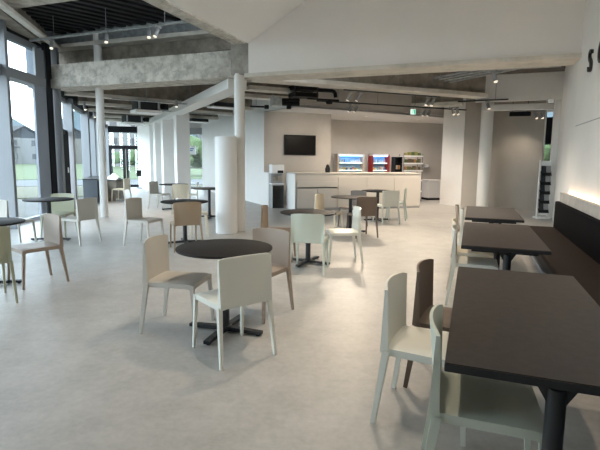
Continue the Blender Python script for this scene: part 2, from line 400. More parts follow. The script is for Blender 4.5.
# near facade bays (off > 0 is outwards, to the left)
ys = [1.0, 3.2, 5.1, 7.2, 9.32]
struct(MB().prism([seg_pt(F0, F1, 0, 0), seg_pt(F0, F1, t_at_y(1.0), 0), seg_pt(F0, F1, t_at_y(1.0), 0, .3), seg_pt(F0, F1, 0, 0, .3)], 0, 5.3).build('wall_light_block', 'white'))  # unseen wall put in place of window bays to darken the near floor
wn = 0
for y0, y1 in zip(ys, ys[1:] + [10.95]):
    wn += 1
    t0, t1 = t_at_y(y0), t_at_y(y1)
    fr = MB()
    fr.beam(seg_pt(F0, F1, t1 if y1 < 10 else t0, 0.0, .08), seg_pt(F0, F1, t1 if y1 < 10 else t0, 4.1, .08), .09, .34, up=Vector((1, 0, 0))) if y1 < 10 else None
    fr.beam(seg_pt(F0, F1, t0, .05, .22), seg_pt(F0, F1, t1, .05, .22), .12, .1)
    fr.beam(seg_pt(F0, F1, t0, 3.95, .22), seg_pt(F0, F1, t1, 3.95, .22), .12, .14)
    fr.beam(seg_pt(F0, F1, t0, 3.16, .14), seg_pt(F0, F1, t1, 3.16, .14), .30, .20)
    n3 = seg_pt(F0, F1, 0, 0, .012) - seg_pt(F0, F1, 0, 0, 0)
    pn = [([seg_pt(F0, F1, t0, .1, .22), seg_pt(F0, F1, t1, .1, .22), seg_pt(F0, F1, t1, 3.06, .22), seg_pt(F0, F1, t0, 3.06, .22)], n3),
          ([seg_pt(F0, F1, t0, 3.26, .22), seg_pt(F0, F1, t1, 3.26, .22), seg_pt(F0, F1, t1, 3.88, .22), seg_pt(F0, F1, t0, 3.88, .22)], n3)]
    win('window_%d' % wn, fr, 'alu', pn)
# grey ribbed panel and dark end strip before the corner
g = MB()
ta, tb = t_at_y(10.52), t_at_y(11.03)
for i in range(9):
    t = ta + (tb - ta) * (i + .5) / 9
    g.beam(seg_pt(F0, F1, t, .02, .06), seg_pt(F0, F1, t, 3.06, .06), (tb - ta) / 9 * .92, .05, up=Vector((1, 0, 0)))
struct(g.build('trim_3', 'alu_dk'))
struct(MB().beam(seg_pt(F0, F1, tb - .22, 3.26, .06), seg_pt(F0, F1, tb - .22, 3.9, .06), .36, .05, up=Vector((1, 0, 0))).build('trim_4', 'alu'))
struct(MB().beam(seg_pt(F0, F1, t_at_y(11.16), 0, .05), seg_pt(F0, F1, t_at_y(11.16), 4.1, .05), .24, .08, up=Vector((1, 0, 0))).build('trim_5', 'darkframe'))
# far facade
ms = [0, 1.75, 5.05, 6.8, 8.5, 10.3, 12.2]
n3 = seg_pt(F1, F2, 0, 0, .012) - seg_pt(F1, F2, 0, 0, 0)
for i, (t0, t1) in enumerate(zip(ms, ms[1:])):
    wn += 1
    fr = MB()
    for tt in ((t0, t1) if i == 5 else (t0,)):
        fr.beam(seg_pt(F1, F2, tt, 0, .02), seg_pt(F1, F2, tt, 4.1 if tt == 0 else 3.08, .02), .11, .26, up=Vector((1, 0, 0)))
    fr.beam(seg_pt(F1, F2, t0, .04, .1), seg_pt(F1, F2, t1, .04, .1), .1, .08)
    fr.beam(seg_pt(F1, F2, t0, 3.0, .1), seg_pt(F1, F2, t1, 3.0, .1), .1, .1)
    lo = 2.2 if i == 0 else .08
    win('window_%d' % wn, fr, 'alu', [([seg_pt(F1, F2, t0, lo, .1), seg_pt(F1, F2, t1, lo, .1), seg_pt(F1, F2, t1, 2.96, .1), seg_pt(F1, F2, t0, 2.96, .1)], n3)])
# dark header above far facade
struct(MB().beam(seg_pt(F1, F2, 0, 3.36, .06), seg_pt(F1, F2, 12.2, 3.36, .06), .14, .62).build('trim_6', 'darkframe'))
# dark side door in the first far bay
dr = MB()
dr.beam(seg_pt(F1, F2, .18, 0, .08), seg_pt(F1, F2, .18, 2.15, .08), .10, .1, up=Vector((1, 0, 0)))
dr.beam(seg_pt(F1, F2, 1.25, 0, .08), seg_pt(F1, F2, 1.25, 2.15, .08), .34, .1, up=Vector((1, 0, 0)))
dr.beam(seg_pt(F1, F2, .14, 2.14, .08), seg_pt(F1, F2, 1.62, 2.14, .08), .1, .12)
dr.beam(seg_pt(F1, F2, .14, .05, .08), seg_pt(F1, F2, 1.62, .05, .08), .1, .1)
door1 = dr.build('door_1', 'darkframe'); struct(door1)
MB().solid([seg_pt(F1, F2, .22, .1, .1), seg_pt(F1, F2, 1.1, .1, .1), seg_pt(F1, F2, 1.1, 2.08, .1), seg_pt(F1, F2, .22, 2.08, .1)], n3).build('pane', 'glass', door1)
MB().obox(seg_pt(F1, F2, 1.25, 1.12, -.0), (.08, .02, .14), Matrix.Rotation(math.atan2((F2 - F1).y, (F2 - F1).x), 3, 'Z'), .004).build('switch_plate', 'paper', door1)

# ---- glass double doors at the far end
dd = (D2 - F2).normalized(); DL = (D2 - F2).length
def dp(t, z, off=0): return seg_pt(F2, D2, t, z, off)
fr = MB()
fr.beam(dp(0, 2.86), dp(DL + .1, 2.86), .16, .30)
fr.beam(dp(.04, 0), dp(.04, 2.85), .08, .1, up=Vector((1, 0, 0)))
door2 = fr.build('door_2', 'darkframe'); struct(door2)
n4 = dp(0, 0, .012) - dp(0, 0, 0)
MB().solid([dp(.05, 2.06), dp(DL, 2.06), dp(DL, 2.8), dp(.05, 2.8)], n4).build('pane', 'glass', door2)
l0 = .10; lw = (DL - l0) / 2
for i in range(2):
    a0 = l0 + i * lw; a1 = a0 + lw
    lf = MB()
    lf.beam(dp(a0 + .08, 0), dp(a0 + .08, 2.05), .17, .08, up=Vector((1, 0, 0))); lf.beam(dp(a1 - .08, 0), dp(a1 - .08, 2.05), .17, .08, up=Vector((1, 0, 0)))
    lf.beam(dp(a0, 1.98), dp(a1, 1.98), .08, .18); lf.beam(dp(a0, .06), dp(a1, .06), .07, .12)
    leaf = lf.build('door_leaf', 'darkframe', door2)
    MB().solid([dp(a0 + .12, .12), dp(a1 - .12, .12), dp(a1 - .12, 1.94), dp(a0 + .12, 1.94)], n4).build('pane', 'glass', leaf)
    q = a1 - .2 if i == 0 else a0 + .2
    MB().cyl(dp(q, .8, -.06), dp(q, 1.4, -.06), .015, n=8).build('handle', 'alu', leaf)

# ---- glazed end wall between the pier row and the kitchen side wall
E0 = Vector((-7.9, 23.2)); E1 = Vector((-4.55, 22.05))
ed = (E1 - E0).normalized(); EL = (E1 - E0).length
fr = MB()
for t in (.0, 1.0, 2.0, 2.62, EL - .06): fr.beam(seg_pt(E0, E1, t, 0), seg_pt(E0, E1, t, 2.9), .08, .1, up=Vector((1, 0, 0)))
fr.beam(seg_pt(E0, E1, 0, 2.75), seg_pt(E0, E1, EL, 2.75), .1, .3); fr.beam(seg_pt(E0, E1, 0, .06), seg_pt(E0, E1, EL, .06), .1, .12); fr.beam(seg_pt(E0, E1, 0, 1.02), seg_pt(E0, E1, EL, 1.02), .06, .06)
n5 = seg_pt(E0, E1, 0, 0, .012) - seg_pt(E0, E1, 0, 0)
wn += 1
we = win('window_%d' % wn, fr, 'grey', [([seg_pt(E0, E1, .05, .1), seg_pt(E0, E1, EL, .1), seg_pt(E0, E1, EL, 2.6), seg_pt(E0, E1, .05, 2.6)], n5)])
struct(MB().prism([E0 + Vector((-.4, .2)), E1 + Vector((.3, 0)), E1 + Vector((.3, .2)), E0 + Vector((-.4, .4))], 2.9, 3.7).build('wall_end_upper', 'white'))
struct(MB().prism([E1 + Vector((-.1, -.02)), E1 + Vector((.3, -.02)), E1 + Vector((.3, .2)), E1 + Vector((-.1, .2))], 0, 2.9).build('wall_end_pier', 'wallgrey'))
pb = MB().obox(seg_pt(E0, E1, 2.66, 1.86, -.09), (.86, .03, .42), Matrix.Rotation(math.atan2(ed.y, ed.x), 3, 'Z'), .005).build('window_banner', 'paper')
for zz, ww in ((1.93, .62), (1.84, .5)):
    MB().obox(seg_pt(E0, E1, 2.7, zz, -.107), (ww, .004, .05), Matrix.Rotation(math.atan2(ed.y, ed.x), 3, 'Z')).build('print_line', 'blue', pb)
tag(pb, 'white banner with blue lines hung in the far glazing between pier and beige wall', 'banner')

# ---- far right window behind the magazine rack
wn += 1
fr = MB()
fr.beam(AP(17.5, 2.0, 0), AP(17.5, 2.0, 2.9), .08, .1, up=Vector((1, 0, 0))); fr.beam(AP(17.5, 3.6, 0), AP(17.5, 3.6, 2.9), .08, .1, up=Vector((1, 0, 0)))
fr.beam(AP(17.5, 2.0, .05), AP(17.5, 3.6, .05), .1, .1); fr.beam(AP(17.5, 2.0, 2.5), AP(17.5, 3.6, 2.5), .1, .9)
win('window_%d' % wn, fr, 'darkframe', [([AP(17.5, 2.0, .1), AP(17.5, 3.6, .1), AP(17.5, 3.6, 2.1), AP(17.5, 2.0, 2.1)], AX * .012)])
struct(MB().prism([AP(13.75, 2.3), AP(13.75, 2.45), AP(17.5, 3.7), AP(17.5, 3.5)], 0, 3.66).build('wall_passage_right', 'white'))

# ================================================================== OUTSIDE
def ground(name, y0, y1, z, m, x0=-400, x1=-6):
    o = MB().prism([(x0, y0), (x1, y0), (x1, y1), (x0, y1)], z - .3, z).build(name, m); return o
# plain outside ground; bands run roughly parallel with the far doors
def band(name, r0, r1, z, m):
    pts = []
    for a in [i * 8 for i in range(-12, 13)]: pts.append((math.sin(rad(a - 40)) * r1 , math.cos(rad(a - 40)) * r1))
    for a in [i * 8 for i in range(12, -13, -1)]: pts.append((math.sin(rad(a - 40)) * r0, math.cos(rad(a - 40)) * r0))
    o = MB().prism(pts, z - .4, z).build(name, m); struct(o); return o
struct(MB().prism([(-60, -40), (-6.2, -40), (-6.2, 11.5), (-9.95, 23.2), (-7, 24), (14, 27), (14, 40), (-60, 40)], -.5, -.06).build('ground_paving', 'paving'))
band('ground_verge', 19.5, 27, -.02, 'dryland')
band('road', 27, 34, .0, 'asphalt')
o = band('ground_grass', 34, 95, .03, 'grass')
band('ground_far', 95, 700, .0, 'grass')
# hills
hm = MB(); rows = []
for i in range(61):
    a = rad(-100 + i * 2.2); hgt = 66 + 16 * math.sin(i * .35) + 13 * math.sin(i * .9 + 1) + 6 * math.sin(i * 2.1)
    d = Vector((math.sin(a), math.cos(a), 0))
    rows.append([d * 480, d * 560 + Vector((0, 0, hgt * .6)), d * 640 + Vector((0, 0, hgt)), d * 760])
vs = [[hm.bm.verts.new(p) for p in r] for r in rows]
for i in range(60):
    for j in range(3): hm.bm.faces.new((vs[i][j], vs[i + 1][j], vs[i + 1][j + 1], vs[i][j + 1]))
struct(hm.build('hills', 'hill', smooth=True))
# houses
def house(az, dist, w_, dp_, h_, rz, wall, label, gable=True, group=None, floors=2):
    a = rad(az); t = empty('house', (math.sin(a) * dist, math.cos(a) * dist, 0), -a + rz)
    MB().box((0, 0, h_ / 2), (w_, dp_, h_)).build('wall', wall, t)
    r = MB()
    if gable:
        o_ = .5; y0, y1 = -dp_ / 2 - o_, dp_ / 2 + o_
        for sx in (-1, 1):
            r.solid([(0, y0, h_ + w_ * .28), (0, y1, h_ + w_ * .28), (sx * (w_ / 2 + o_), y1, h_ - .15), (sx * (w_ / 2 + o_), y0, h_ - .15)], (0, 0, .22))
        r.solid([(-w_ / 2, -dp_ / 2, h_), (w_ / 2, -dp_ / 2, h_), (0, -dp_ / 2, h_ + w_ * .27)], (0, .1, 0))
    else:
        r.box((0, 0, h_ + .15), (w_ + .6, dp_ + .6, .3))
    r.build('roof', 'roof', t)
    n = max(2, int(w_ / 3))
    for f in range(floors):
        for i in range(n):
            x = -w_ / 2 + (i + .5) * w_ / n
            MB().box((x, -dp_ / 2 - .02, 1.5 + f * 2.7), (1.1, .08, 1.1)).build('window', 'hwin', t)
    tag(t, label, 'house', group); return t
house(-31.6, 112, 8, 7, 5.2, .5, 'h_white', 'white house with dark gabled roof far beyond the road, close to the grey ribbed panel')
house(-34.6, 100, 9, 8, 3.2, -.35, 'h_grey', 'low grey house with a broad dark roof far beyond the road')
house(-26.5, 120, 10, 8, 5.6, 0, 'h_beige', 'beige house with dark roof seen between the far mullions')
house(-19.6, 88, 10, 9, 9.5, 0, 'h_white', 'long white apartment block seen above the glass double doors', False, None, 3)
house(-9.5, 85, 9, 9, 6.5, .1, 'h_grey', 'grey flat roofed block seen through the far glazing', False)
for (az_, ds, s_, lb) in ((-19.0, 66, 2.2, 'round green shrub on the lawn behind the right glass door leaf'), (-22.0, 68, 1.8, 'small green shrub on the lawn behind the left glass door leaf'), (-12.6, 40, 2.6, 'leafy shrub outside the far glazing'), (29.5, 30, 2.6, 'leafy green tree outside the far right window')):
    a = rad(az_); sh = MB()
    for i in range(26):
        u, v = random.uniform(0, 2 * PI), random.uniform(-.2, 1); rr = s_ * .55 * math.sqrt(max(0, 1 - v * v))
        c_ = Vector((rr * math.cos(u), rr * math.sin(u), s_ * (.55 + .5 * v)))
        r_ = bmesh.ops.create_icosphere(sh.bm, subdivisions=2, radius=s_ * random.uniform(.22, .34))
        for v_ in r_['verts']: v_.co = v_.co * random.uniform(.88, 1.1) + c_
    sh = sh.build('shrub', 'leaf'); sh.location = (math.sin(a) * ds, math.cos(a) * ds, 0); tag(sh, lb, 'shrub')
struct(MB().prism([(8, 22), (30, 18), (30, 60), (8, 60)], -.3, -.05).build('ground_right', 'grass'))

# ================================================================== FURNITURE
# ---- chair (local: sitter faces +y, origin on the floor under the seat centre)
def make_chair():
    root = empty('dining_chair')
    # seat: dished slab with a rolled rim
    g = []
    ny, nx = 9, 9
    for i in range(ny):
        v = i / (ny - 1); y = -.20 + .42 * v
        row = []
        for j in range(nx):
            u = j / (nx - 1) * 2 - 1
            hw = .205 + .012 * v
            rim = max(0, abs(u) - .78) / .22
            dish = -.012 * (1 - u * u) * math.sin(PI * min(1, v * 1.05))
            fr_ = max(0, v - .86) / .14
            z = .452 + dish - .010 * rim ** 2 - .014 * fr_ ** 2
            edge = 1 if (j in (0, nx - 1) or i in (0, ny - 1)) else 0
            row.append((Vector((u * hw * (1 - .03 * fr_ * abs(u) ** 3), y, z)), Vector((u * hw * (1 - .03 * fr_ * abs(u) ** 3), y, z - (.040 if edge else .020)))))
        g.append(row)
    MB().sheet(g, .02).build('seat', 'c_white', root, True)
    # backrest: single curved panel, tilting back, hollow towards the sitter
    g = []
    nz, nx = 9, 13
    for i in range(nz):
        v = i / (nz - 1); z0 = .420 + .360 * v
        row = []
        for j in range(nx):
            u = j / (nx - 1) * 2 - 1
            hw = .212 + .004 * v
            yb = -.194 - .010 * v
            bow = -.040 * (1 - abs(u) ** 2.2) * (.25 + .75 * v)
            cn = max(0, abs(u) - .86) / .14
            zz = z0 + .012 * (1 - u * u) * v - .007 * cn ** 2 * v
            f_ = Vector((u * hw, yb + bow + .012, zz))
            th = .014 + .032 * cn * (1 - .85 * v)
            row.append((f_, f_ + Vector((0, -th, 0))))
        g.append(row)
    MB().sheet(g, .02).build('backrest', 'c_white', root, True)
    for sx in (-1, 1):
        MB().beam((sx * .226, -.252, 0), (sx * .206, -.194, .43), .020, .026, up=Vector((0, 1, 0)), w2=.030, h2=.040).build('leg', 'c_white', root)
        MB().beam((sx * .214, .232, 0), (sx * .203, .202, .43), .020, .024, up=Vector((0, 1, 0)), w2=.028, h2=.034).build('leg', 'c_white', root)
    return root
proto = make_chair(); used = [False]
GREY_GROUP = {}
def chair(x, y, fx, fy, colour, label, group):
    if not used[0]: o = proto; used[0] = True
    else: o = copy_tree(proto)
    o.location = (x, y, 0); o.rotation_euler = (0, 0, math.atan2(-fx, fy))
    for ch in o.children:
        ch.material_slots[0].link = 'OBJECT'; ch.material_slots[0].material = M[colour]
    tag(o, label, 'chair', group); return o
def chairA(a, p, colour, label, group, twist=0.0):
    v = AP(a, p); f = PX.copy(); f.rotate(Matrix.Rotation(twist, 3, 'Z')); return chair(v.x, v.y, f.x, f.y, colour, label, group)

gm = 'chairs around the front round table'
chair(-1.05, 3.91, .988, -.154, 'c_beige', 'beige plastic chair left of the front round table, seen from its side', gm)
chair(-.51, 3.40, -.60, .80, 'c_white', 'off-white plastic chair pulled up at the near side of the front round table', gm)
chair(-.385, 4.29, -.51, -.86, 'c_taupe', 'taupe plastic chair facing the camera at the right rear of the front round table', gm)
gn = 'chairs around the round table in front of the counter'
chair(-.32, 6.72, 1, -.1, 'c_walnut', 'tan brown chair left of the round table with the pale green chair', gn)
chair(.135, 5.985, .19, .98, 'c_mint', 'pale green chair seen from behind at a round table', gn)
chair(.63, 6.66, -.99, -.10, 'c_white', 'white chair on the right of the pale green chair, facing left', gn)
gp = 'chairs around the two round tables by the counter'
chair(.57, 9.1, .9, -.43, 'c_ivory', 'cream chair standing behind the table with the pale green chair, facing right', gp)
chair(1.20, 8.86, -.30, .95, 'c_brown', 'dark brown chair seen from behind before the counter', gp)
chair(1.17, 10.2, -.7, -.7, 'c_brown', 'dark brown chair at the far side of the round table, against the counter front', gp)
chair(2.02, 10.74, -.32, .95, 'c_white', 'white chair seen from behind close to the counter, rightmost white one of the round tables', gp)
chair(2.42, 11.5, -.95, .30, 'c_mint', 'pale green chair right of the white chair by the counter', gp)
gc = 'chairs around the round table left of the white drum'
chair(-2.645, 7.74, .96, -.29, 'c_beige', 'beige chair facing right, standing alone between the left column and the tan chair', gc)
chair(-1.86, 7.41, -.41, .91, 'c_tan', 'tan chair seen from behind at the round table left of the drum', gc)
gd = 'chairs around the far round table by the piers'
chair(-4.1, 13.4, .95, -.3, 'c_beige', 'grey beige chair facing right at the far table by the piers', gd)
chair(-3.22, 12.4, -.2, .97, 'c_ivory', 'cream chair seen from behind at the far table by the piers', gd)
chair(-3.22, 13.45, -.95, -.2, 'c_white', 'white chair on the right of the far table by the piers', gd)
gl = 'chairs around the left window tables'
chair(-3.19, 4.54, -.68, .73, 'c_olive', 'olive chair seen from behind at the table cut by the left edge', gl)
chair(-3.09, 5.29, -.62, -.78, 'c_taupe', 'taupe chair turned to the camera at the table cut by the left edge', gl)
chair(-4.72, 7.50, .45, .89, 'c_beige', 'beige chair at the left edge, near side of the window table', gl)
chair(-4.47, 8.45, .05, -1, 'c_olive', 'olive green chair behind the window table, under its top', gl)
chair(-3.80, 7.83, -.93, .36, 'c_beige', 'pale beige chair on the right of the window table, back to the room', gl)
chair(-5.98, 15.35, -1, .12, 'c_ivory', 'cream chair facing the dark window cabinet behind the left column', gl)
gr = 'chairs along the bench tables'
chairA(2.08, .10, 'c_mint', 'pale grey-green chair pushed under the nearest long table', gr, .04)
chairA(2.63, -.18, 'c_white', 'white chair pulled out beside the nearest long table', gr, -.10)
chairA(3.11, -.06, 'c_brown', 'dark brown chair at the far end of the nearest long table', gr, -.12)
chairA(5.05, .07, 'c_white', 'white chair at the second long table, nearer of its two', gr)
chairA(5.66, .05, 'c_ivory', 'cream chair at the second long table, farther of its two', gr)
chairA(7.10, .10, 'c_white', 'white chair at the third long table, nearer of its two', gr)
chairA(7.58, .02, 'c_taupe', 'taupe chair at the far end of the third long table', gr)

# ---- white stool right of the round table left of the drum
st = empty('stool', (-1.93, 8.72, 0), .3)
MB().box((0, 0, .44), (.32, .32, .03), 0, .01).build('seat', 'c_ivory', st)
for sx in (-1, 1):
    for sy in (-1, 1): MB().beam((sx * .16, sy * .16, 0), (sx * .13, sy * .13, .43), .022, .022, w2=.03, h2=.03).build('leg', 'c_ivory', st)
tag(st, 'pale stool half hidden behind the tan chair, left of the white drum', 'stool')

# ---- round tables
def make_round():
    root = empty('round_table')
    MB().lathe([(0, .714), (.385, .714), (.398, .718), (.402, .726), (.400, .734), (.392, .7375), (0, .7375)], n=72).build('tabletop', 'ctop', root, True)
    MB().box((0, 0, .706), (.30, .30, .014), .78, .003).build('mounting_plate', 'tmetal', root)
    MB().cyl((0, 0, .045), (0, 0, .704), .036, n=24).build('post', 'tmetal', root, True)
    MB().lathe([(0, .03), (.052, .03), (.052, .056), (.038, .066), (0, .066)], n=28).build('hub', 'tmetal', root, True)
    for i in range(4):
        a = i * PI / 2
        d = Vector((math.cos(a), math.sin(a), 0))
        b_ = MB().beam(d * .02 + Vector((0, 0, .034)), d * .335 + Vector((0, 0, .026)), .058, .036, w2=.052, h2=.026)
        b_.cyl(d * .30, d * .30 + Vector((0, 0, .018)), .018, n=12)
        b_.build('foot', 'tmetal', root)
    return root
rp = make_round(); first = [True]
def rtable(x, y, rz, label):
    o = rp if first[0] else copy_tree(rp); first[0] = False
    o.location = (x, y, 0); o.rotation_euler = (0, 0, rz); tag(o, label, 'table', 'round cafe tables'); return o
rtable(-.63, 3.80, 1.27, 'round dark table nearest the camera, with three chairs')
rtable(.12, 6.47, 1.1, 'round dark table behind the pale green chair')
rtable(1.02, 9.28, .2, 'round dark table before the counter, partly behind the dark brown chair')
rtable(1.90, 11.25, .2, 'round dark table close to the counter, left of the white chair')
rtable(-2.0, 7.92, .4, 'round dark table left of the white drum, behind the tan chair')
rtable(-3.62, 13.15, .3, 'far round dark table beside the white piers')
rtable(-2.28, 11.5, .1, 'round dark table partly hidden by the left of the white drum')
rtable(-3.56, 5.14, .35, 'round dark table cut by the left edge of the picture')
rtable(-4.42, 8.05, .05, 'round dark table standing by the left windows')

# ---- long tables along the bench
def make_long():
    root = empty('long_table')
    L, W = 1.68, .715
    MB().box((0, 0, .7295), (W - .004, L - .004, .005), 0, .002).build('tabletop', 'rtop', root)
    MB().box((0, 0, .712), (W, L, .030), 0, .003).build('edge_band', 'tedge', root)
    for sy in (-1, 1):
        y = sy * (L / 2 - .10)
        p = MB().cyl((.03, y, .04), (.03, y, .66), .034, n=24).build('post', 'tmetal', root, True)
        MB().beam((-.27, y, .682), (.27, y, .682), .05, .028).build('arm', 'tmetal', root)
        for sx in (-1, 1):
            MB().solid([(.03 + sx * .03, y - .012, .668), (.03 + sx * .07, y - .012, .668), (.03 + sx * .03, y - .012, .60)], (0, .024, 0)).build('bracket', 'tmetal', root)
        MB().box((0, y, .022), (.52, .065, .036), 0, .008).build('foot', 'tmetal', root)
    return root
lp = make_long()
for i, (a, lb) in enumerate(((2.545, 'long dark brown table nearest the camera, beside the bench'), (5.11, 'second long dark table from the camera, beside the bench'), (7.28, 'farthest long dark table, at the end of the bench'))):
    o = lp if i == 0 else copy_tree(lp)
    o.location = AP(a, .298); o.rotation_euler = (0, 0, YAW_A); tag(o, lb, 'table', 'long tables beside the bench')

# ---- bench
bn = empty('bench', AP(3.6, 1.1), YAW_A)
MB().box((-.05, 0, .40), (.50, 9.4, .075), 0, .018, 3).build('seat', 'seatleather', bn)
MB().box((.198, 0, .64), (.07, 9.4, .43), 0, .02, 3).build('backrest', 'leather', bn)
MB().box((.05, 0, .185), (.40, 9.36, .35)).build('base', 'black', bn)
MB().box((-.165, 0, .03), (.03, 9.38, .06)).build('kick_rail', 'alu', bn)
tag(bn, 'long black leather bench with brown seat along the right wall', 'bench')
# ledge behind the bench
lg = empty('wall_ledge', AP(3.6, 1.365), YAW_A)
MB().box((0, 0, .49), (.06, 9.5, .98), 0, .004).build('panel', 'wood', lg)
MB().box((.0, 0, .985), (.066, 9.5, .012)).build('cap', 'wood', lg)
MB().box((.045, 0, .955), (.016, 9.3, .018)).build('light_strip', 'led', lg)
tag(lg, 'grey wood ledge behind the bench with a warm light strip', 'ledge')

# ---- wall letters
def text_obj(body, size, depth, name, m):
    cu = bpy.data.curves.new(name, 'FONT'); cu.body = body; cu.size = size; cu.extrude = depth; cu.align_x = 'CENTER'
    o = bpy.data.objects.new(name, cu); COL.objects.link(o)
    dg = bpy.context.evaluated_depsgraph_get(); me = bpy.data.meshes.new_from_object(o.evaluated_get(dg)); me.name = name
    bpy.data.objects.remove(o); me.materials.append(M[m])
    return me
for body, a, lb in (('S', 7.42, 'raised dark letter S high on the right wall'), ('O', 6.80, 'raised dark round letter at the right picture edge, next to the S')):
    me = text_obj(body, .42, .018, 'wall_letter', 'letter')
    o = bpy.data.objects.new('wall_letter', me); COL.objects.link(o)
    # text plane faces -PX; reading direction runs from far to near (-AX)
    R3 = Matrix(((-AX.x, 0, -PX.x), (-AX.y, 0, -PX.y), (0, 1, 0)))
    o.matrix_world = Matrix.Translation(AP(a, wp - .019, 2.70)) @ R3.to_4x4()
    tag(o, lb, 'letter', 'letters of the wall sign')

# ---- drum
dm = MB().lathe([(0, 0), (.205, 0), (.215, .01), (.215, 1.89), (.205, 1.90), (0, 1.90)], n=56).build('drum', 'paper', smooth=True)
dm.location = (-1.465, 9.10, 0); tag(dm, 'tall white drum standing before the slim middle column', 'drum')

# ---- counter
c0 = Vector((-.155, 13.14, 0)); CL = 4.1; CW = .95
ct = empty('service_counter', c0, YAW_C)
MB().box((CL / 2, CW / 2 + .012, .53), (CL - .024, CW - .024, 1.06)).build('body', 'counter', ct)
MB().box((.011, CW / 2, .53), (.022, CW, 1.06)).build('end_panel', 'white', ct)
MB().box((CL / 2, CW / 2, 1.078), (CL, CW, .036), 0, .006).build('worktop', 'counter', ct)
MB().box((CL / 2, .02, .05), (CL - .05, .02, .09)).build('plinth', 'grey', ct)
for i in range(2):
    MB().box((.06 + .62 * i + .31, -.004, .36), (.60, .022, .56), 0, .003).build('door', 'counter', ct)
MB().box((.68, -.004, .76), (1.24, .022, .16), 0, .003).build('drawer', 'counter', ct)
MB().box((.68, .004, .66), (1.24, .012, .02)).build('shadow_gap', 'tmetal', ct)
for i in range(3):
    MB().box((1.33 + i * .92 + .46, -.002, .52), (.915, .016, .90), 0, .003).build('panel', 'counter', ct)
tag(ct, 'long pale service counter across the back of the room', 'counter')

# ---- water machine cabinet in the counter gap
wc = empty('drinks_machine', (-.725, 14.0, 0), YAW_C)
MB().box((0, 0, .36), (.36, .42, .72), 0, .006).build('cabinet', 'grey', wc)
MB().box((0, -.215, .35), (.34, .012, .68), 0, .003).build('door', 'blackpanel', wc)
MB().box((0, 0, .735), (.38, .44, .03), 0, .004).build('worktop', 'appliance', wc)
MB().box((0, .08, .90), (.36, .24, .30), 0, .01).build('dispensing_bay', 'grey', wc)
MB().box((-.08, -.07, .90), (.07, .06, .16), 0, .008).build('nozzle', 'concrete_bn', wc)
MB().box((.06, -.07, .90), (.13, .06, .14), 0, .008).build('nozzle', 'concrete_bn', wc)
MB().box((0, 0, 1.18), (.37, .40, .26), 0, .015).build('head', 'appliance', wc)
MB().box((.07, -.205, 1.10), (.18, .012, .08), 0, .004).build('display', 'black', wc)
tag(wc, 'grey drinks machine on a black-fronted cabinet left of the counter', 'machine')

# ---- television
tvp = TV0 + CD * 1.175 - CN * .05 + Vector((0, 0, 1.93))
tv = empty('television', tvp, YAW_C)
MB().box((0, 0, 0), (1.06, .05, .64), 0, .008).build('housing', 'black', tv)
MB().box((0, -.027, .006), (1.02, .006, .59)).build('screen', 'screen', tv)
MB().box((0, .036, 0), (.4, .03, .3)).build('wall_bracket', 'tmetal', tv)
tag(tv, 'black flat television on the beige wall behind the counter', 'television')

# ---- display fridges
def fridge(s, w_, side, label, rows, d_=.34):
    q = c0 + CD * s + CN * 3.15
    t = empty('display_fridge', q, YAW_C)
    H_ = 1.70; z0 = .78
    b_ = MB(); b_.box((0, d_ - .02, H_ / 2), (w_, .04, H_)); b_.build('back_panel', 'caseback', t)
    for sx in (-1, 1): MB().box((sx * (w_ / 2 - .03), d_ / 2, H_ / 2), (.06, d_, H_), 0, .004).build('side_panel', side, t)
    MB().box((0, d_ / 2, z0 / 2), (w_ - .12, d_ - .03, z0)).build('base', 'appliance', t)
    MB().box((0, d_ / 2, H_ - .035), (w_, d_, .07), 0, .006).build('canopy', 'appliance', t)
    MB().box((0, .06, H_ - .078), (w_ - .16, .03, .014)).build('light_tube', 'coolled', t)
    zs = [z0 + .02, z0 + .30, z0 + .57]
    for z in zs:
        MB().box((0, d_ / 2 + .03, z), (w_ - .12, d_ - .10, .018)).build('shelf', 'appliance', t)
        MB().box((0, .075, z + .012), (w_ - .13, .008, .035)).build('price_rail', 'signwhite', t)
    tag(t, label, 'fridge', 'display fridges behind the counter')
    me_cache = {}
    for r_, z in enumerate(zs):
        n = int((w_ - .2) / .085)
        for i in range(n):
            x = -(w_ - .2) / 2 + (i + .5) * (w_ - .2) / n
            hh = random.choice((.11, .14, .17)); mm = 'p%d' % random.choice((3, 3, 7, 4, 1, 6, 3, 7))
            key = (hh, mm)
            bm_ = MB()
            if r_ == 2: bm_.lathe([(0, 0), (.028, 0), (.028, hh * .65), (.012, hh * .85), (.012, hh), (0, hh)], n=10)
            else: bm_.box((0, 0, hh * .4), (.062, .07, hh * .8), 0, .006)
            pk = bm_.build('drink_bottle' if r_ == 2 else 'food_pack', mm, smooth=(r_ == 2))
            v = q + CD * x + CN * .14 + Vector((0, 0, z + .010)); pk.location = v; pk.rotation_euler.z = YAW_C
            shelf_ = ('bottom', 'middle', 'top')[r_]
            tag(pk, ('small bottle on the top shelf of the %s' if r_ == 2 else 'small food pack on the ' + shelf_ + ' shelf of the %s') % rows, 'bottle' if r_ == 2 else 'food', '%s shelf of the %s' % (shelf_, rows))
fridge(3.10, 1.08, 'copper', 'lit display fridge with tan sides behind the counter, left of the red one', 'tan display fridge')
fridge(4.30, .74, 'red', 'lit display fridge with red sides behind the counter', 'red display fridge')

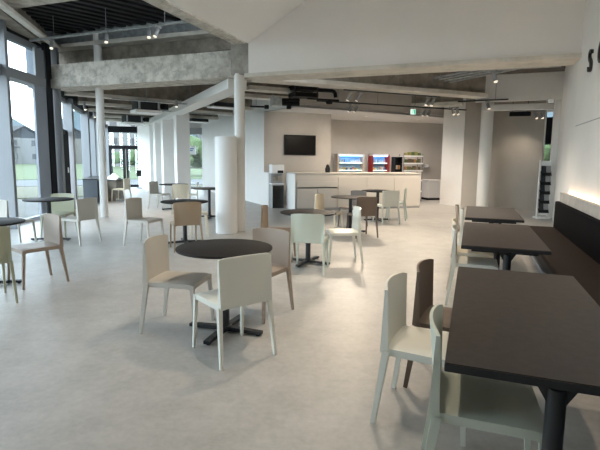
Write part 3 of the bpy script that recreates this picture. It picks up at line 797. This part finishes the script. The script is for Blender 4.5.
# ---- snack rack
rk = empty('snack_rack', (4.02, 16.9, 0), YAW_C - .1)
for x in (-.36, .36):
    for y in (-.2, .2): MB().box((x, y, .85), (.025, .025, 1.7)).build('post', 'alu', rk)
szs = (.35, .75, 1.1, 1.36, 1.62)
for z in szs: MB().box((0, 0, z), (.74, .44, .02)).build('shelf', 'appliance', rk)
for z in szs: MB().box((0, -.225, z + .012), (.74, .008, .05)).build('price_rail', 'paper', rk)
tag(rk, 'white wire snack rack behind the right end of the counter', 'rack')
Mr = Matrix.Rotation(YAW_C - .1, 3, 'Z')
for z, nn in ((1.10, 7), (1.36, 7), (1.62, 5), (.75, 5), (.35, 4)):
    for i in range(nn):
        x = -.31 + .62 * (i + .5) / nn
        hh = random.choice((.12, .15, .17)); pk = MB().box((0, 0, hh / 2), (.62 / nn * .86, .16, hh), 0, .008).build('snack_pack', 'p%d' % random.choice((9, 10, 8, 5, 9, 10) if z < 1.6 else (8, 11, 8)))
        pk.location = Vector((4.02, 16.9, z + .011)) + Mr @ Vector((x, -.1, 0)); pk.rotation_euler.z = YAW_C - .1
        where = {1.10: 'third shelf from the top', 1.36: 'second shelf from the top', 1.62: 'top', .75: 'fourth shelf from the top', .35: 'lowest shelf'}[z]
        tag(pk, 'green and yellow box on top of the snack rack' if z > 1.6 else 'small coloured snack pack on the %s of the snack rack' % where, 'snack', 'snacks on the %s of the rack' % where)
# dark narrow shelf unit left of the rack
ds = empty('dark_shelf_unit', (3.48, 16.75, 0), YAW_C - .1)
MB().box((-.12, 0, .8), (.03, .35, 1.6)).build('side_panel', 'black', ds); MB().box((.12, 0, .8), (.03, .35, 1.6)).build('side_panel', 'black', ds)
MB().box((0, .165, .8), (.24, .02, 1.6)).build('back_panel', 'black', ds)
for z in (.05, .5, .85, 1.15, 1.4, 1.59): MB().box((0, 0, z), (.22, .33, .02)).build('shelf', 'black', ds)
tag(ds, 'narrow black shelf unit left of the snack rack', 'shelf')
for z in (.86, 1.16):
    for x in (-.05, .05):
        pk = MB().box((0, 0, .07), (.07, .12, .14), 0, .01).build('snack_pack', 'p5' if x > 0 else 'p3'); pk.location = Vector((3.48, 16.75, z)) + Mr @ Vector((x, -.06, 0)); pk.rotation_euler.z = YAW_C - .1
        tag(pk, ('brown' if x > 0 else 'pale') + ' snack pack on the %s shelf of the narrow black unit' % ('lower' if z < 1 else 'upper'), 'snack', 'snacks on the black shelf unit')
# white chest
ch = empty('chest_freezer', (5.02, 17.5, 0), YAW_C)
MB().box((0, 0, .40), (.66, .5, .62), 0, .015).build('body', 'appliance', ch)
MB().box((0, 0, .735), (.68, .52, .05), 0, .012).build('lid', 'appliance', ch)
MB().box((0, .02, .05), (.60, .44, .09)).build('base', 'black', ch)
tag(ch, 'white chest freezer standing right of the snack rack', 'freezer')
ws = empty('wall_shelf', RB0 + CD * 4.72 - CN * .10 + Vector((0, 0, 1.20)), YAW_C)
MB().box((0, 0, 0), (.36, .18, .02)).build('board', 'grey', ws)
MB().box((-.08, -.02, .08), (.10, .08, .13), 0, .008).build('dispenser', 'grey', ws); MB().box((.08, -.02, .07), (.12, .08, .11), 0, .008).build('dispenser', 'appliance', ws)
tag(ws, 'small grey wall shelf with dispensers above the white chest freezer', 'shelf')
# dark bottle-like till stand at left of the fridges
ck = MB().lathe([(0, 0), (.07, 0), (.075, .1), (.045, .2), (.02, .24), (0, .24)], n=16).build('coffee_jug', 'black', smooth=True)
ck.location = c0 + CD * 1.12 + CN * .35 + Vector((0, 0, 1.096)); tag(ck, 'dark jug standing on the counter left of the tan fridge', 'jug')

# ---- magazine rack
mg = empty('magazine_rack', AP(13.35, 1.76), YAW_A + .25)
for x in (-.14, .14): MB().box((x, 0, .76), (.03, .06, 1.52), 0, .004).build('post', 'white', mg)
MB().box((0, .012, .8), (.25, .012, 1.40)).build('back_panel', 'paper', mg)
MB().box((0, .02, .03), (.34, .30, .05), 0, .006).build('base', 'white', mg)
for z in (.22, .46, .70, .94, 1.18): MB().obox((0, -.06, z), (.25, .012, .12), Matrix.Rotation(-.45, 3, 'X')).build('pocket', 'black', mg)
tag(mg, 'slim white magazine rack at the far end of the bench wall', 'rack')
Mm = Matrix.Rotation(YAW_A + .25, 3, 'Z')
for z in (.24, .48, .72, .96, 1.20):
    for sx, mm in ((-1, 'tmetal'), (1, 'grey')):
        br = MB().obox((0, 0, .09), (.11, .012, .17), Matrix.Rotation(-.22, 3, 'X')).build('brochure', mm)
        br.location = AP(13.35, 1.76, z) + Mm @ Vector((sx * .058, -.045, 0)); br.rotation_euler.z = YAW_A + .25
        tag(br, ('black' if sx < 0 else 'grey') + ' brochure in the %s pocket of the magazine rack' % {.24: 'lowest', .48: 'fourth', .72: 'middle', .96: 'second', 1.20: 'top'}[z], 'brochure', 'brochures in the magazine rack')
# goods in the passage beyond
for i, (z, mm, nm) in enumerate(((.35, 'p6', 'pink'), (.62, 'p0', 'red'), (.9, 'tmetal', 'dark'), (1.16, 'p3', 'pale'))):
    pk = MB().box((0, 0, .1), (.22, .05, .2), YAW_A, .004).build('poster_board', mm); pk.location = AP(15.2, 2.12, z); tag(pk, '%s poster board in the narrow passage behind the magazine rack' % nm, 'poster')
rb = MB().box((0, 0, .72), (.26, .02, 1.44), YAW_A).build('passage_board', 'tmetal'); rb.location = AP(15.26, 2.13, 0); tag(rb, 'dark board carrying the posters in the passage behind the magazine rack', 'board')

# ---- far left cabinet with cloth, door stand
wd = (F2 - F1).normalized(); yw = math.atan2(wd.y, wd.x)
for t, lb in ((3.7, 'dark low cabinet under the far windows, nearer one'), (5.2, 'dark low cabinet under the far windows, behind the slim column')):
    p = seg_pt(F1, F2, t, 0, -.29)
    cb = empty('low_cabinet', p, yw)
    MB().box((0, 0, .40), (1.1, .42, .76), 0, .008).build('body', 'cabdark', cb); MB().box((0, 0, .79), (1.14, .46, .03), 0, .004).build('worktop', 'tmetal', cb)
    for sx in (-1, 1): MB().box((sx * .27, -.215, .40), (.52, .012, .70), 0, .003).build('door', 'darkframe', cb)
    tag(cb, lb, 'cabinet', 'low cabinets under the far windows')
dk = empty('desk', (-6.42, 15.9, 0), 0)
MB().box((0, 0, .70), (.4, .9, .03), 0, .004).build('desktop', 'tmetal', dk)
for sy in (-1, 1): MB().box((0, sy * .4, .345), (.36, .03, .68)).build('side_panel', 'concrete_bn', dk)
tag(dk, 'narrow dark desk beside the window cabinet, right of the slim column', 'desk')
g = []
for i in range(9):
    row = []
    for j in range(9):
        x = -.18 + .36 * i / 8; y = -.3 + .6 * j / 8
        z = .722 + .20 * math.exp(-((x + .02) ** 2 + y ** 2) / .03) + .012 * math.sin(14 * x + 9 * y)
        row.append((Vector((x, y, z + .012)), Vector((x, y, z))))
    g.append(row)
cl_ = MB().sheet(g, .01).build('cloth', 'paper', smooth=True); cl_.location = (-6.42, 15.9, 0); tag(cl_, 'crumpled white cloth lying on the narrow dark desk', 'cloth')
sg = empty('floor_stand', (-7.75, 22.55, 0), .3)
MB().box((0, 0, .012), (.5, .4, .024), 0, .004).build('base', 'tmetal', sg); MB().cyl((.15, 0, .02), (.15, 0, .8), .02, n=10).build('post', 'tmetal', sg)
MB().obox((-.02, 0, .72), (.44, .05, .30), Matrix.Rotation(.2, 3, 'X'), .01).build('board', 'black', sg)
tag(sg, 'small black floor stand right of the glass double doors', 'stand')

# ================================================================== CEILING FITTINGS
def make_spot():
    root = empty('track_spotlight')
    MB().box((0, 0, -.015), (.03, .16, .03)).build('adapter', 'tmetal', root)
    MB().cyl((0, 0, -.03), (0, 0, -.07), .008, n=8).build('stem', 'tmetal', root)
    t = rad(28)
    a = Vector((0, 0, -.06)); b_ = a + Vector((0, -math.sin(t), -math.cos(t))) * .17
    MB().cyl(a, b_, .036, .040, n=18).build('housing', 'tmetal', root, True)
    MB().cyl(b_, b_ + (b_ - a).normalized() * .004, .034, n=18).build('lens', 'lens', root)
    return root
sp = make_spot(); sfirst = [True]
def spot(p, rz, label, group, colour=None):
    o = sp if sfirst[0] else copy_tree(sp); sfirst[0] = False
    o.location = p; o.rotation_euler = (0, 0, rz)
    if colour:
        for chh in o.children:
            if not chh.name.startswith('lens'): chh.material_slots[0].link = 'OBJECT'; chh.material_slots[0].material = M[colour]
    tag(o, label, 'spotlight', group); return o
def track(a, b_, label, m_='tmetal', drops=2, ztop=3.66, r=.018):
    a, b_ = Vector(a), Vector(b_); t = empty('light_track', (a + b_) / 2)
    c_ = (a + b_) / 2
    MB().beam(a - c_, b_ - c_, r * 2, r * 1.8).build('rail', m_, t)
    for i in range(drops):
        q = a + (b_ - a) * ((i + .5) / drops) - c_
        MB().cyl(q, q + Vector((0, 0, ztop - c_.z)), .004, n=6).build('hanger', m_, t)
    tag(t, label, 'light track'); return t
# left bay track
tA, tB = AP(7.75, -9.25, 4.0), AP(7.62, -4.9, 4.0)
track(tA, tB, 'pale lighting track hanging under the dark ribbed ceiling at upper left', 'galv', 3, 4.9, .022)
for f, lb in ((.15, 'grey spotlight near the left end of the pale track'), (.50, 'grey spotlight at the middle of the pale track'), (.745, 'grey spotlight on the pale track, left one of the pair'), (.795, 'grey spotlight on the pale track, right one of the pair')):
    spot(tA + (tB - tA) * f - Vector((0, 0, .02)), .3 if f < .76 else -.5, lb, 'spotlights on the pale track', 'grey')
# tracks in front of the kitchen
k0, k1 = Vector((.40, 12.15, 2.98)), Vector((4.9, 13.95, 2.98))
track(k0, k1, 'black lighting track in front of the kitchen fascia', drops=4)
def along(a, b_, f): return Vector(a) + (Vector(b_) - Vector(a)) * f - Vector((0, 0, .016))
for f, lb in ((.21, 'black spotlight left of the exit sign, left one of its pair'), (.245, 'black spotlight left of the exit sign, right one of its pair'), (.70, 'black spotlight right of the exit sign, left one of its pair'), (.735, 'black spotlight right of the exit sign, right one of its pair')):
    spot(along(k0, k1, f), -1.4, lb, 'spotlights on the kitchen track')
k2, k3 = Vector((.95, 10.55, 3.03)), Vector((3.4, 11.55, 3.03))
track(k2, k3, 'short black track under the pale joist over the counter tables', drops=2, ztop=3.06)
for f, lb in ((.07, 'black spotlight under the joist, leftmost of four'), (.16, 'black spotlight under the joist, second of four'), (.87, 'black spotlight under the joist, third of four'), (.93, 'black spotlight under the joist, rightmost of four')):
    spot(along(k2, k3, f), -1.5 if f < .5 else -.9, lb, 'spotlights under the pale joist')
k4, k5 = AP(13.0, -.45, 3.02), AP(12.85, .75, 3.02)
track(k4, k5, 'short track with one spotlight left of the thick column', drops=2)
spot(along(k4, k5, .6), .2, 'single grey spotlight above the thick column', 'spotlights by the thick column', 'grey')
spot(AP(14.0, -.62, 2.99), .2, 'black spotlight left of the thick column, left of two', 'spotlights by the thick column')
spot(AP(14.0, -.5, 2.99), .2, 'black spotlight left of the thick column, right of two', 'spotlights by the thick column')
k6, k7 = AP(9.3, .15, 3.13), AP(9.3, 1.35, 3.13)
track(k6, k7, 'pale track near the bulkhead above the bench end', 'galv', 2)
spot(along(k6, k7, .1), .2, 'grey spotlight on the pale track near the bench end', 'spotlights above the bench end', 'grey')
for f in (1.75, 1.6):
    spot(AP(14.95, f, 2.92), .2, 'black spotlight beside the black air outlet, %s of two' % ('right' if f > 1.7 else 'left'), 'spotlights by the air outlet')
ao = empty('air_outlet', AP(14.9, 1.2, 2.84), YAW_A)
MB().box((0, 0, 0), (.56, .14, .12), 0, .01).build('housing', 'black', ao); MB().cyl((-.2, 0, .05), (-.2, 0, .8), .008, n=6).build('hanger', 'tmetal', ao); MB().cyl((.2, 0, .05), (.2, 0, .8), .008, n=6).build('hanger', 'tmetal', ao)
tag(ao, 'long black box hanging high before the grey wall at right', 'fitting')
# exit sign
ex = empty('exit_sign', Vector((3.28, 13.75, 2.98)), YAW_C)
MB().box((0, 0, -.09), (.15, .04, .15), 0, .005).build('housing', 'signwhite', ex)
e = MB(); e.box((.035, -.0215, -.09), (.05, .003, .12)); e.build('doorway_symbol', 'signgreen', ex)
e = MB(); e.cyl((-.012, -.0205, -.045), (-.012, -.0235, -.045), .013, n=12); e.beam((-.012, -.022, -.06), (-.03, -.022, -.10), .003, .022, up=Vector((1, 0, 0))); e.beam((-.03, -.022, -.10), (-.005, -.022, -.14), .003, .014, up=Vector((1, 0, 0))); e.beam((-.03, -.022, -.10), (-.055, -.022, -.13), .003, .014, up=Vector((1, 0, 0)))
e.build('running_figure', 'signgreen', ex)
MB().cyl((0, 0, -.02), (0, 0, .1), .008, n=8).build('hanger', 'tmetal', ex)
tag(ex, 'small green and white exit sign hanging before the kitchen fascia', 'sign')

# black air unit with bent duct right of the middle column
au = empty('air_unit', Vector((.05, 11.2, 2.98)), .35)
for z in (.0, .16, .32): MB().box((0, 0, z), (.62, .4, .10), 0, .01).build('section', 'black', au)
for sx in (-.28, .28): MB().box((sx, -.19, .16), (.03, .03, .46)).build('frame_post', 'tmetal', au)
MB().tube([(.3, 0, .15), (.75, .0, .15), (.82, 0, .12), (.84, 0, .0)], .045, 12).build('duct', 'black', au, True)
MB().tube([(.1, 0, -.06), (.95, .05, -.06)], .022, 8).build('pipe', 'black', au)
MB().lathe([(0, -.16), (.07, -.16), (.09, -.11), (.03, -.07), (0, -.07)], (.68, .02, 0), n=16).build('outlet', 'black', au, True)
tag(au, 'black ceiling air unit with a bent duct right of the middle column', 'air unit')
pj = empty('ceiling_valve_set', Vector((-.45, 11.6, 2.88)), .3)
MB().box((-.18, 0, 0), (.24, .2, .22), 0, .01).build('body', 'galv', pj)
for z in (-.05, .04): MB().cyl((-.02, 0, z), (.42, 0, z + .01), .05, n=12).build('pipe', 'black', pj, True)
MB().cyl((.1, 0, -.13), (.2, 0, -.13), .045, n=12).build('motor', 'black', pj, True); MB().cyl((.15, 0, -.12), (.15, 0, 0), .015, n=8).build('neck', 'black', pj)
for x in (-.25, -.1): MB().cyl((x, 0, .1), (x, 0, .75), .006, n=6).build('hanger', 'galv', pj)
tag(pj, 'grey and black valve set on pipes hanging under the air unit', 'fitting')
cam_ = empty('ceiling_camera', Vector((-.98, 11.3, 2.72)), .2)
MB().cyl((-.25, 0, 0), (.12, 0, .0), .022, n=10).build('arm', 'black', cam_); MB().cyl((.10, 0, 0), (.20, 0, 0), .05, n=14).build('head', 'black', cam_, True); MB().cyl((-.1, 0, 0), (-.1, 0, .9), .006, n=6).build('hanger', 'galv', cam_)
tag(cam_, 'black tube fitting poking out right of the middle column', 'fitting')
# air cassettes in the left lower ceiling
for (p, lb, s_) in (((-4.36, 13.2, 2.75), 'dark ceiling air cassette with white underside, nearer of the two', 1.0), ((-6.38, 17.7, 2.75), 'dark ceiling air cassette with white underside, farther of the two', 1.0)):
    cs = empty('air_cassette', p, rad(36.9))
    MB().box((0, 0, .165), (.64, .5, .24), 0, .01).build('housing', 'tmetal', cs); MB().box((0, -.02, .0), (.74, .52, .08), 0, .01).build('underside', 'panelwhite', cs)
    for sx in (-.3, .3): MB().box((sx * .9, -.262, .165), (.05, .02, .22)).build('bracket', 'galv', cs)
    MB().lathe([(0, -.08), (.11, -.08), (.11, .08), (0, .08)], (.53, 0, .18), n=20).build('fan', 'black', cs, True)
    MB().box((.38, 0, .18), (.12, .1, .08)).build('connector', 'black', cs)
    tag(cs, lb, 'air unit', 'air cassettes in the lower ceiling')
for (p, lb) in (((-2.2, 13.25, 2.88), 'dark ceiling air cassette left of the middle column, nearer of two'), ((-4.0, 18.3, 2.86), 'dark ceiling air cassette left of the middle column, farther of two')):
    cs = empty('air_cassette', p, rad(36.9))
    MB().box((0, 0, .09), (.7, .3, .12), 0, .01).build('housing', 'tmetal', cs); MB().box((0, 0, .015), (.8, .4, .03), 0, .01).build('underside', 'panelwhite', cs)
    tag(cs, lb, 'air unit', 'air cassettes left of the middle column')
# pale steel pipes bundled under the right deck
for i in range(4):
    a = AP(10.9 + i * .22, -.9 + i * .1, 3.30); b_ = AP(9.2 + i * .25, 1.35, 3.34)
    pp = MB().cyl(a, b_, .022, n=10).build('ceiling_pipe', 'galv', smooth=True)
    tag(pp, 'pale steel pipe in the bundle under the right ceiling, %s from the back' % ('fourth', 'third', 'second', 'first')[i], 'pipe', 'pale pipes under the right ceiling')
# conduits under left joists
for i, (a, b_) in enumerate((((-4.9, 12.2, 2.98), (-1.9, 13.9, 2.98)), ((-5.6, 14.2, 2.98), (-2.9, 16.2, 2.98)))):
    pp = MB().cyl(a, b_, .018, n=8).build('ceiling_pipe', 'galv', smooth=True)
    for q in (.25, .6):
        v = Vector(a) + (Vector(b_) - Vector(a)) * q; MB().cyl(v, v + Vector((0, 0, .65)), .006, n=6).build('hanger', 'galv', pp)
    tag(pp, 'thin grey conduit under the left joists, %s one' % ('nearer', 'farther')[i], 'pipe')
sp2 = spot((-3.35, 12.6, 3.04), .3, 'small spotlight under the first joist left of the white diagonal beam', 'spotlights under the left joists', 'grey')
for p, lb in (((-6.1, 13.2, 3.0), 'grey spotlight close to the far windows, nearer of two'), ((-6.9, 15.6, 3.0), 'grey spotlight close to the far windows, farther of two')):
    spot(p, .8, lb, 'spotlights under the left joists', 'grey')

# ================================================================== LIGHT
W = bpy.data.worlds.new('World'); S.world = W; W.use_nodes = True
nt = W.node_tree; bg = nt.nodes['Background']
tc = nt.nodes.new('ShaderNodeTexCoord'); sx = nt.nodes.new('ShaderNodeSeparateXYZ'); rp_ = nt.nodes.new('ShaderNodeValToRGB')
rp_.color_ramp.elements[0].position = .0; rp_.color_ramp.elements[0].color = (.86, .93, .98, 1)
rp_.color_ramp.elements[1].position = .45; rp_.color_ramp.elements[1].color = (.60, .70, .80, 1)
e_ = rp_.color_ramp.elements.new(.95); e_.color = (.28, .33, .38, 1)
nt.links.new(tc.outputs['Generated'], sx.inputs[0]); nt.links.new(sx.outputs['Z'], rp_.inputs[0]); nt.links.new(rp_.outputs[0], bg.inputs['Color'])
bg.inputs['Strength'].default_value = 11.0

def portal(c_, n, w_, h_):
    l = bpy.data.lights.new('sky_portal', 'AREA'); l.shape = 'RECTANGLE'; l.size = w_; l.size_y = h_; l.cycles.is_portal = True
    o = bpy.data.objects.new('sky_portal', l); COL.objects.link(o); o.location = c_
    o.rotation_euler = Vector(n).to_track_quat('-Z', 'Y').to_euler(); return o
mid = (F0 + F1) / 2; dn = Vector((d1.y, -d1.x, 0))
portal((mid.x - .35, mid.y, 2.0), dn, 15.2, 4.0)
d2_ = (F2 - F1).normalized(); mid2 = (F1 + F2) / 2; dn2 = Vector((d2_.y, -d2_.x, 0))
portal(V3(mid2, 1.55) - dn2 * .25, dn2, 12.0, 3.0)

def lamp(p, target, power, col=(1, .84, .66), size=70, blend=.6, r=.05):
    l = bpy.data.lights.new('lamp', 'SPOT'); l.energy = power; l.color = col; l.spot_size = rad(size); l.spot_blend = blend; l.shadow_soft_size = r
    o = bpy.data.objects.new('lamp', l); COL.objects.link(o); o.location = p
    o.rotation_euler = (Vector(target) - Vector(p)).to_track_quat('-Z', 'Y').to_euler(); return o
# recessed downlights in the high ceiling over the seating (above the frame)
for i, (a, p, tgt, pw) in enumerate(((5.6, -1.1, (0, 0), 520), (3.3, -1.1, (0, 0), 160), (5.6, .5, (0, 0), 160), (2.4, .5, (0, 0), 130))):
    z = zc - .005
    d_ = empty('ceiling_downlight', AP(a, p, z))
    MB().lathe([(.055, 0), (.085, 0), (.085, -.012), (.055, -.004)], n=28).build('ring', 'paper', d_, True)
    MB().cyl((0, 0, -.001), (0, 0, -.004), .055, n=24).build('lens', 'lens', d_)
    tag(d_, 'round recessed downlight in the high white ceiling', 'downlight', 'downlights in the high ceiling')
    v = AP(a, p, z - .02); lamp(v, AP(a, p, 0), pw, size=95, blend=.8, r=.07)
# lamps of the visible track spotlights
for p, tgt, pw in (((1.15, 10.75, 2.72), (.8, 8.2, 0), 260), ((1.4, 10.8, 2.72), (1.8, 9.2, 0), 260), ((3.1, 11.4, 2.72), (3.0, 9.6, 0), 260), ((3.3, 11.5, 2.72), (3.6, 12.6, 0), 260),
                   ((1.3, 12.4, 2.68), (.3, 14.6, 1.0), 170), ((1.5, 12.5, 2.68), (2.2, 15.0, 1.0), 220), ((3.5, 13.3, 2.68), (3.0, 14.2, .6), 150), ((3.7, 13.4, 2.68), (4.4, 15.0, .4), 120), (tuple(AP(14.0, -.55, 2.68)), tuple(AP(14.6, -.6, 0)), 70),
                   (tuple(AP(12.9, .25, 2.74)), tuple(AP(11.5, .3, 0)), 130), (tuple(AP(14.95, 1.68, 2.62)), tuple(AP(15.6, 1.0, .8)), 35), (tuple(AP(9.3, .3, 2.84)), tuple(AP(8.3, .4, 0)), 160),
                   ((-3.35, 12.6, 2.72), (-3.2, 11.5, 0), 200), ((-6.1, 13.2, 2.68), (-5.0, 12.6, 0), 160), ((-6.9, 15.6, 2.68), (-5.8, 15.4, 0), 160)):
    lamp(p, tgt, pw, size=95, blend=.95, r=.05)
# fill lamps added behind the fascia to brighten the kitchen recess
for p in ((2.2, 15.9, 2.92), (4.2, 16.9, 2.92)):
    d_ = empty('kitchen_fill_light', (p[0], p[1], 2.949))
    MB().lathe([(.055, 0), (.085, 0), (.085, -.012), (.055, -.004)], n=24).build('ring', 'paper', d_, True)
    MB().cyl((0, 0, -.001), (0, 0, -.004), .055, n=20).build('lens', 'lens', d_)
    tag(d_, 'round fill light added in the kitchen soffit', 'downlight', 'fill lights added in the kitchen soffit')
    lamp(p, (p[0], p[1], 0), 210, (1, .88, .78), 160, .9, .12)

# ================================================================== CAMERA
cam = bpy.data.cameras.new('Camera'); co = bpy.data.objects.new('Camera', cam); COL.objects.link(co)
f_px = 460.0
cam.sensor_fit = 'HORIZONTAL'; cam.sensor_width = 36; cam.lens = 36 * f_px / 600
cam.shift_y = -(225 - 216) / 600.0 * 1.0
pitch, roll = rad(7.0), rad(.6)
fw = Vector((0, math.cos(pitch), -math.sin(pitch))); up = Vector((0, math.sin(pitch), math.cos(pitch))); rt = Vector((1, 0, 0))
r2 = rt * math.cos(roll) + up * math.sin(roll); u2 = up * math.cos(roll) - rt * math.sin(roll)
mm_ = Matrix((( r2.x, u2.x, -fw.x), (r2.y, u2.y, -fw.y), (r2.z, u2.z, -fw.z)))
co.matrix_world = Matrix.Translation((0, 0, 1.47)) @ mm_.to_4x4()
cam.clip_end = 2000; cam.clip_start = .05
S.camera = co
S.view_settings.view_transform = 'Standard'; S.view_settings.look = 'None'; S.view_settings.gamma = 1; S.view_settings.use_curve_mapping = False
S.view_settings.exposure = 0.0
S.cycles.use_denoising = True
S.cycles.max_bounces = 10; S.cycles.diffuse_bounces = 6; S.cycles.transparent_max_bounces = 16
S.cycles.sample_clamp_indirect = 6
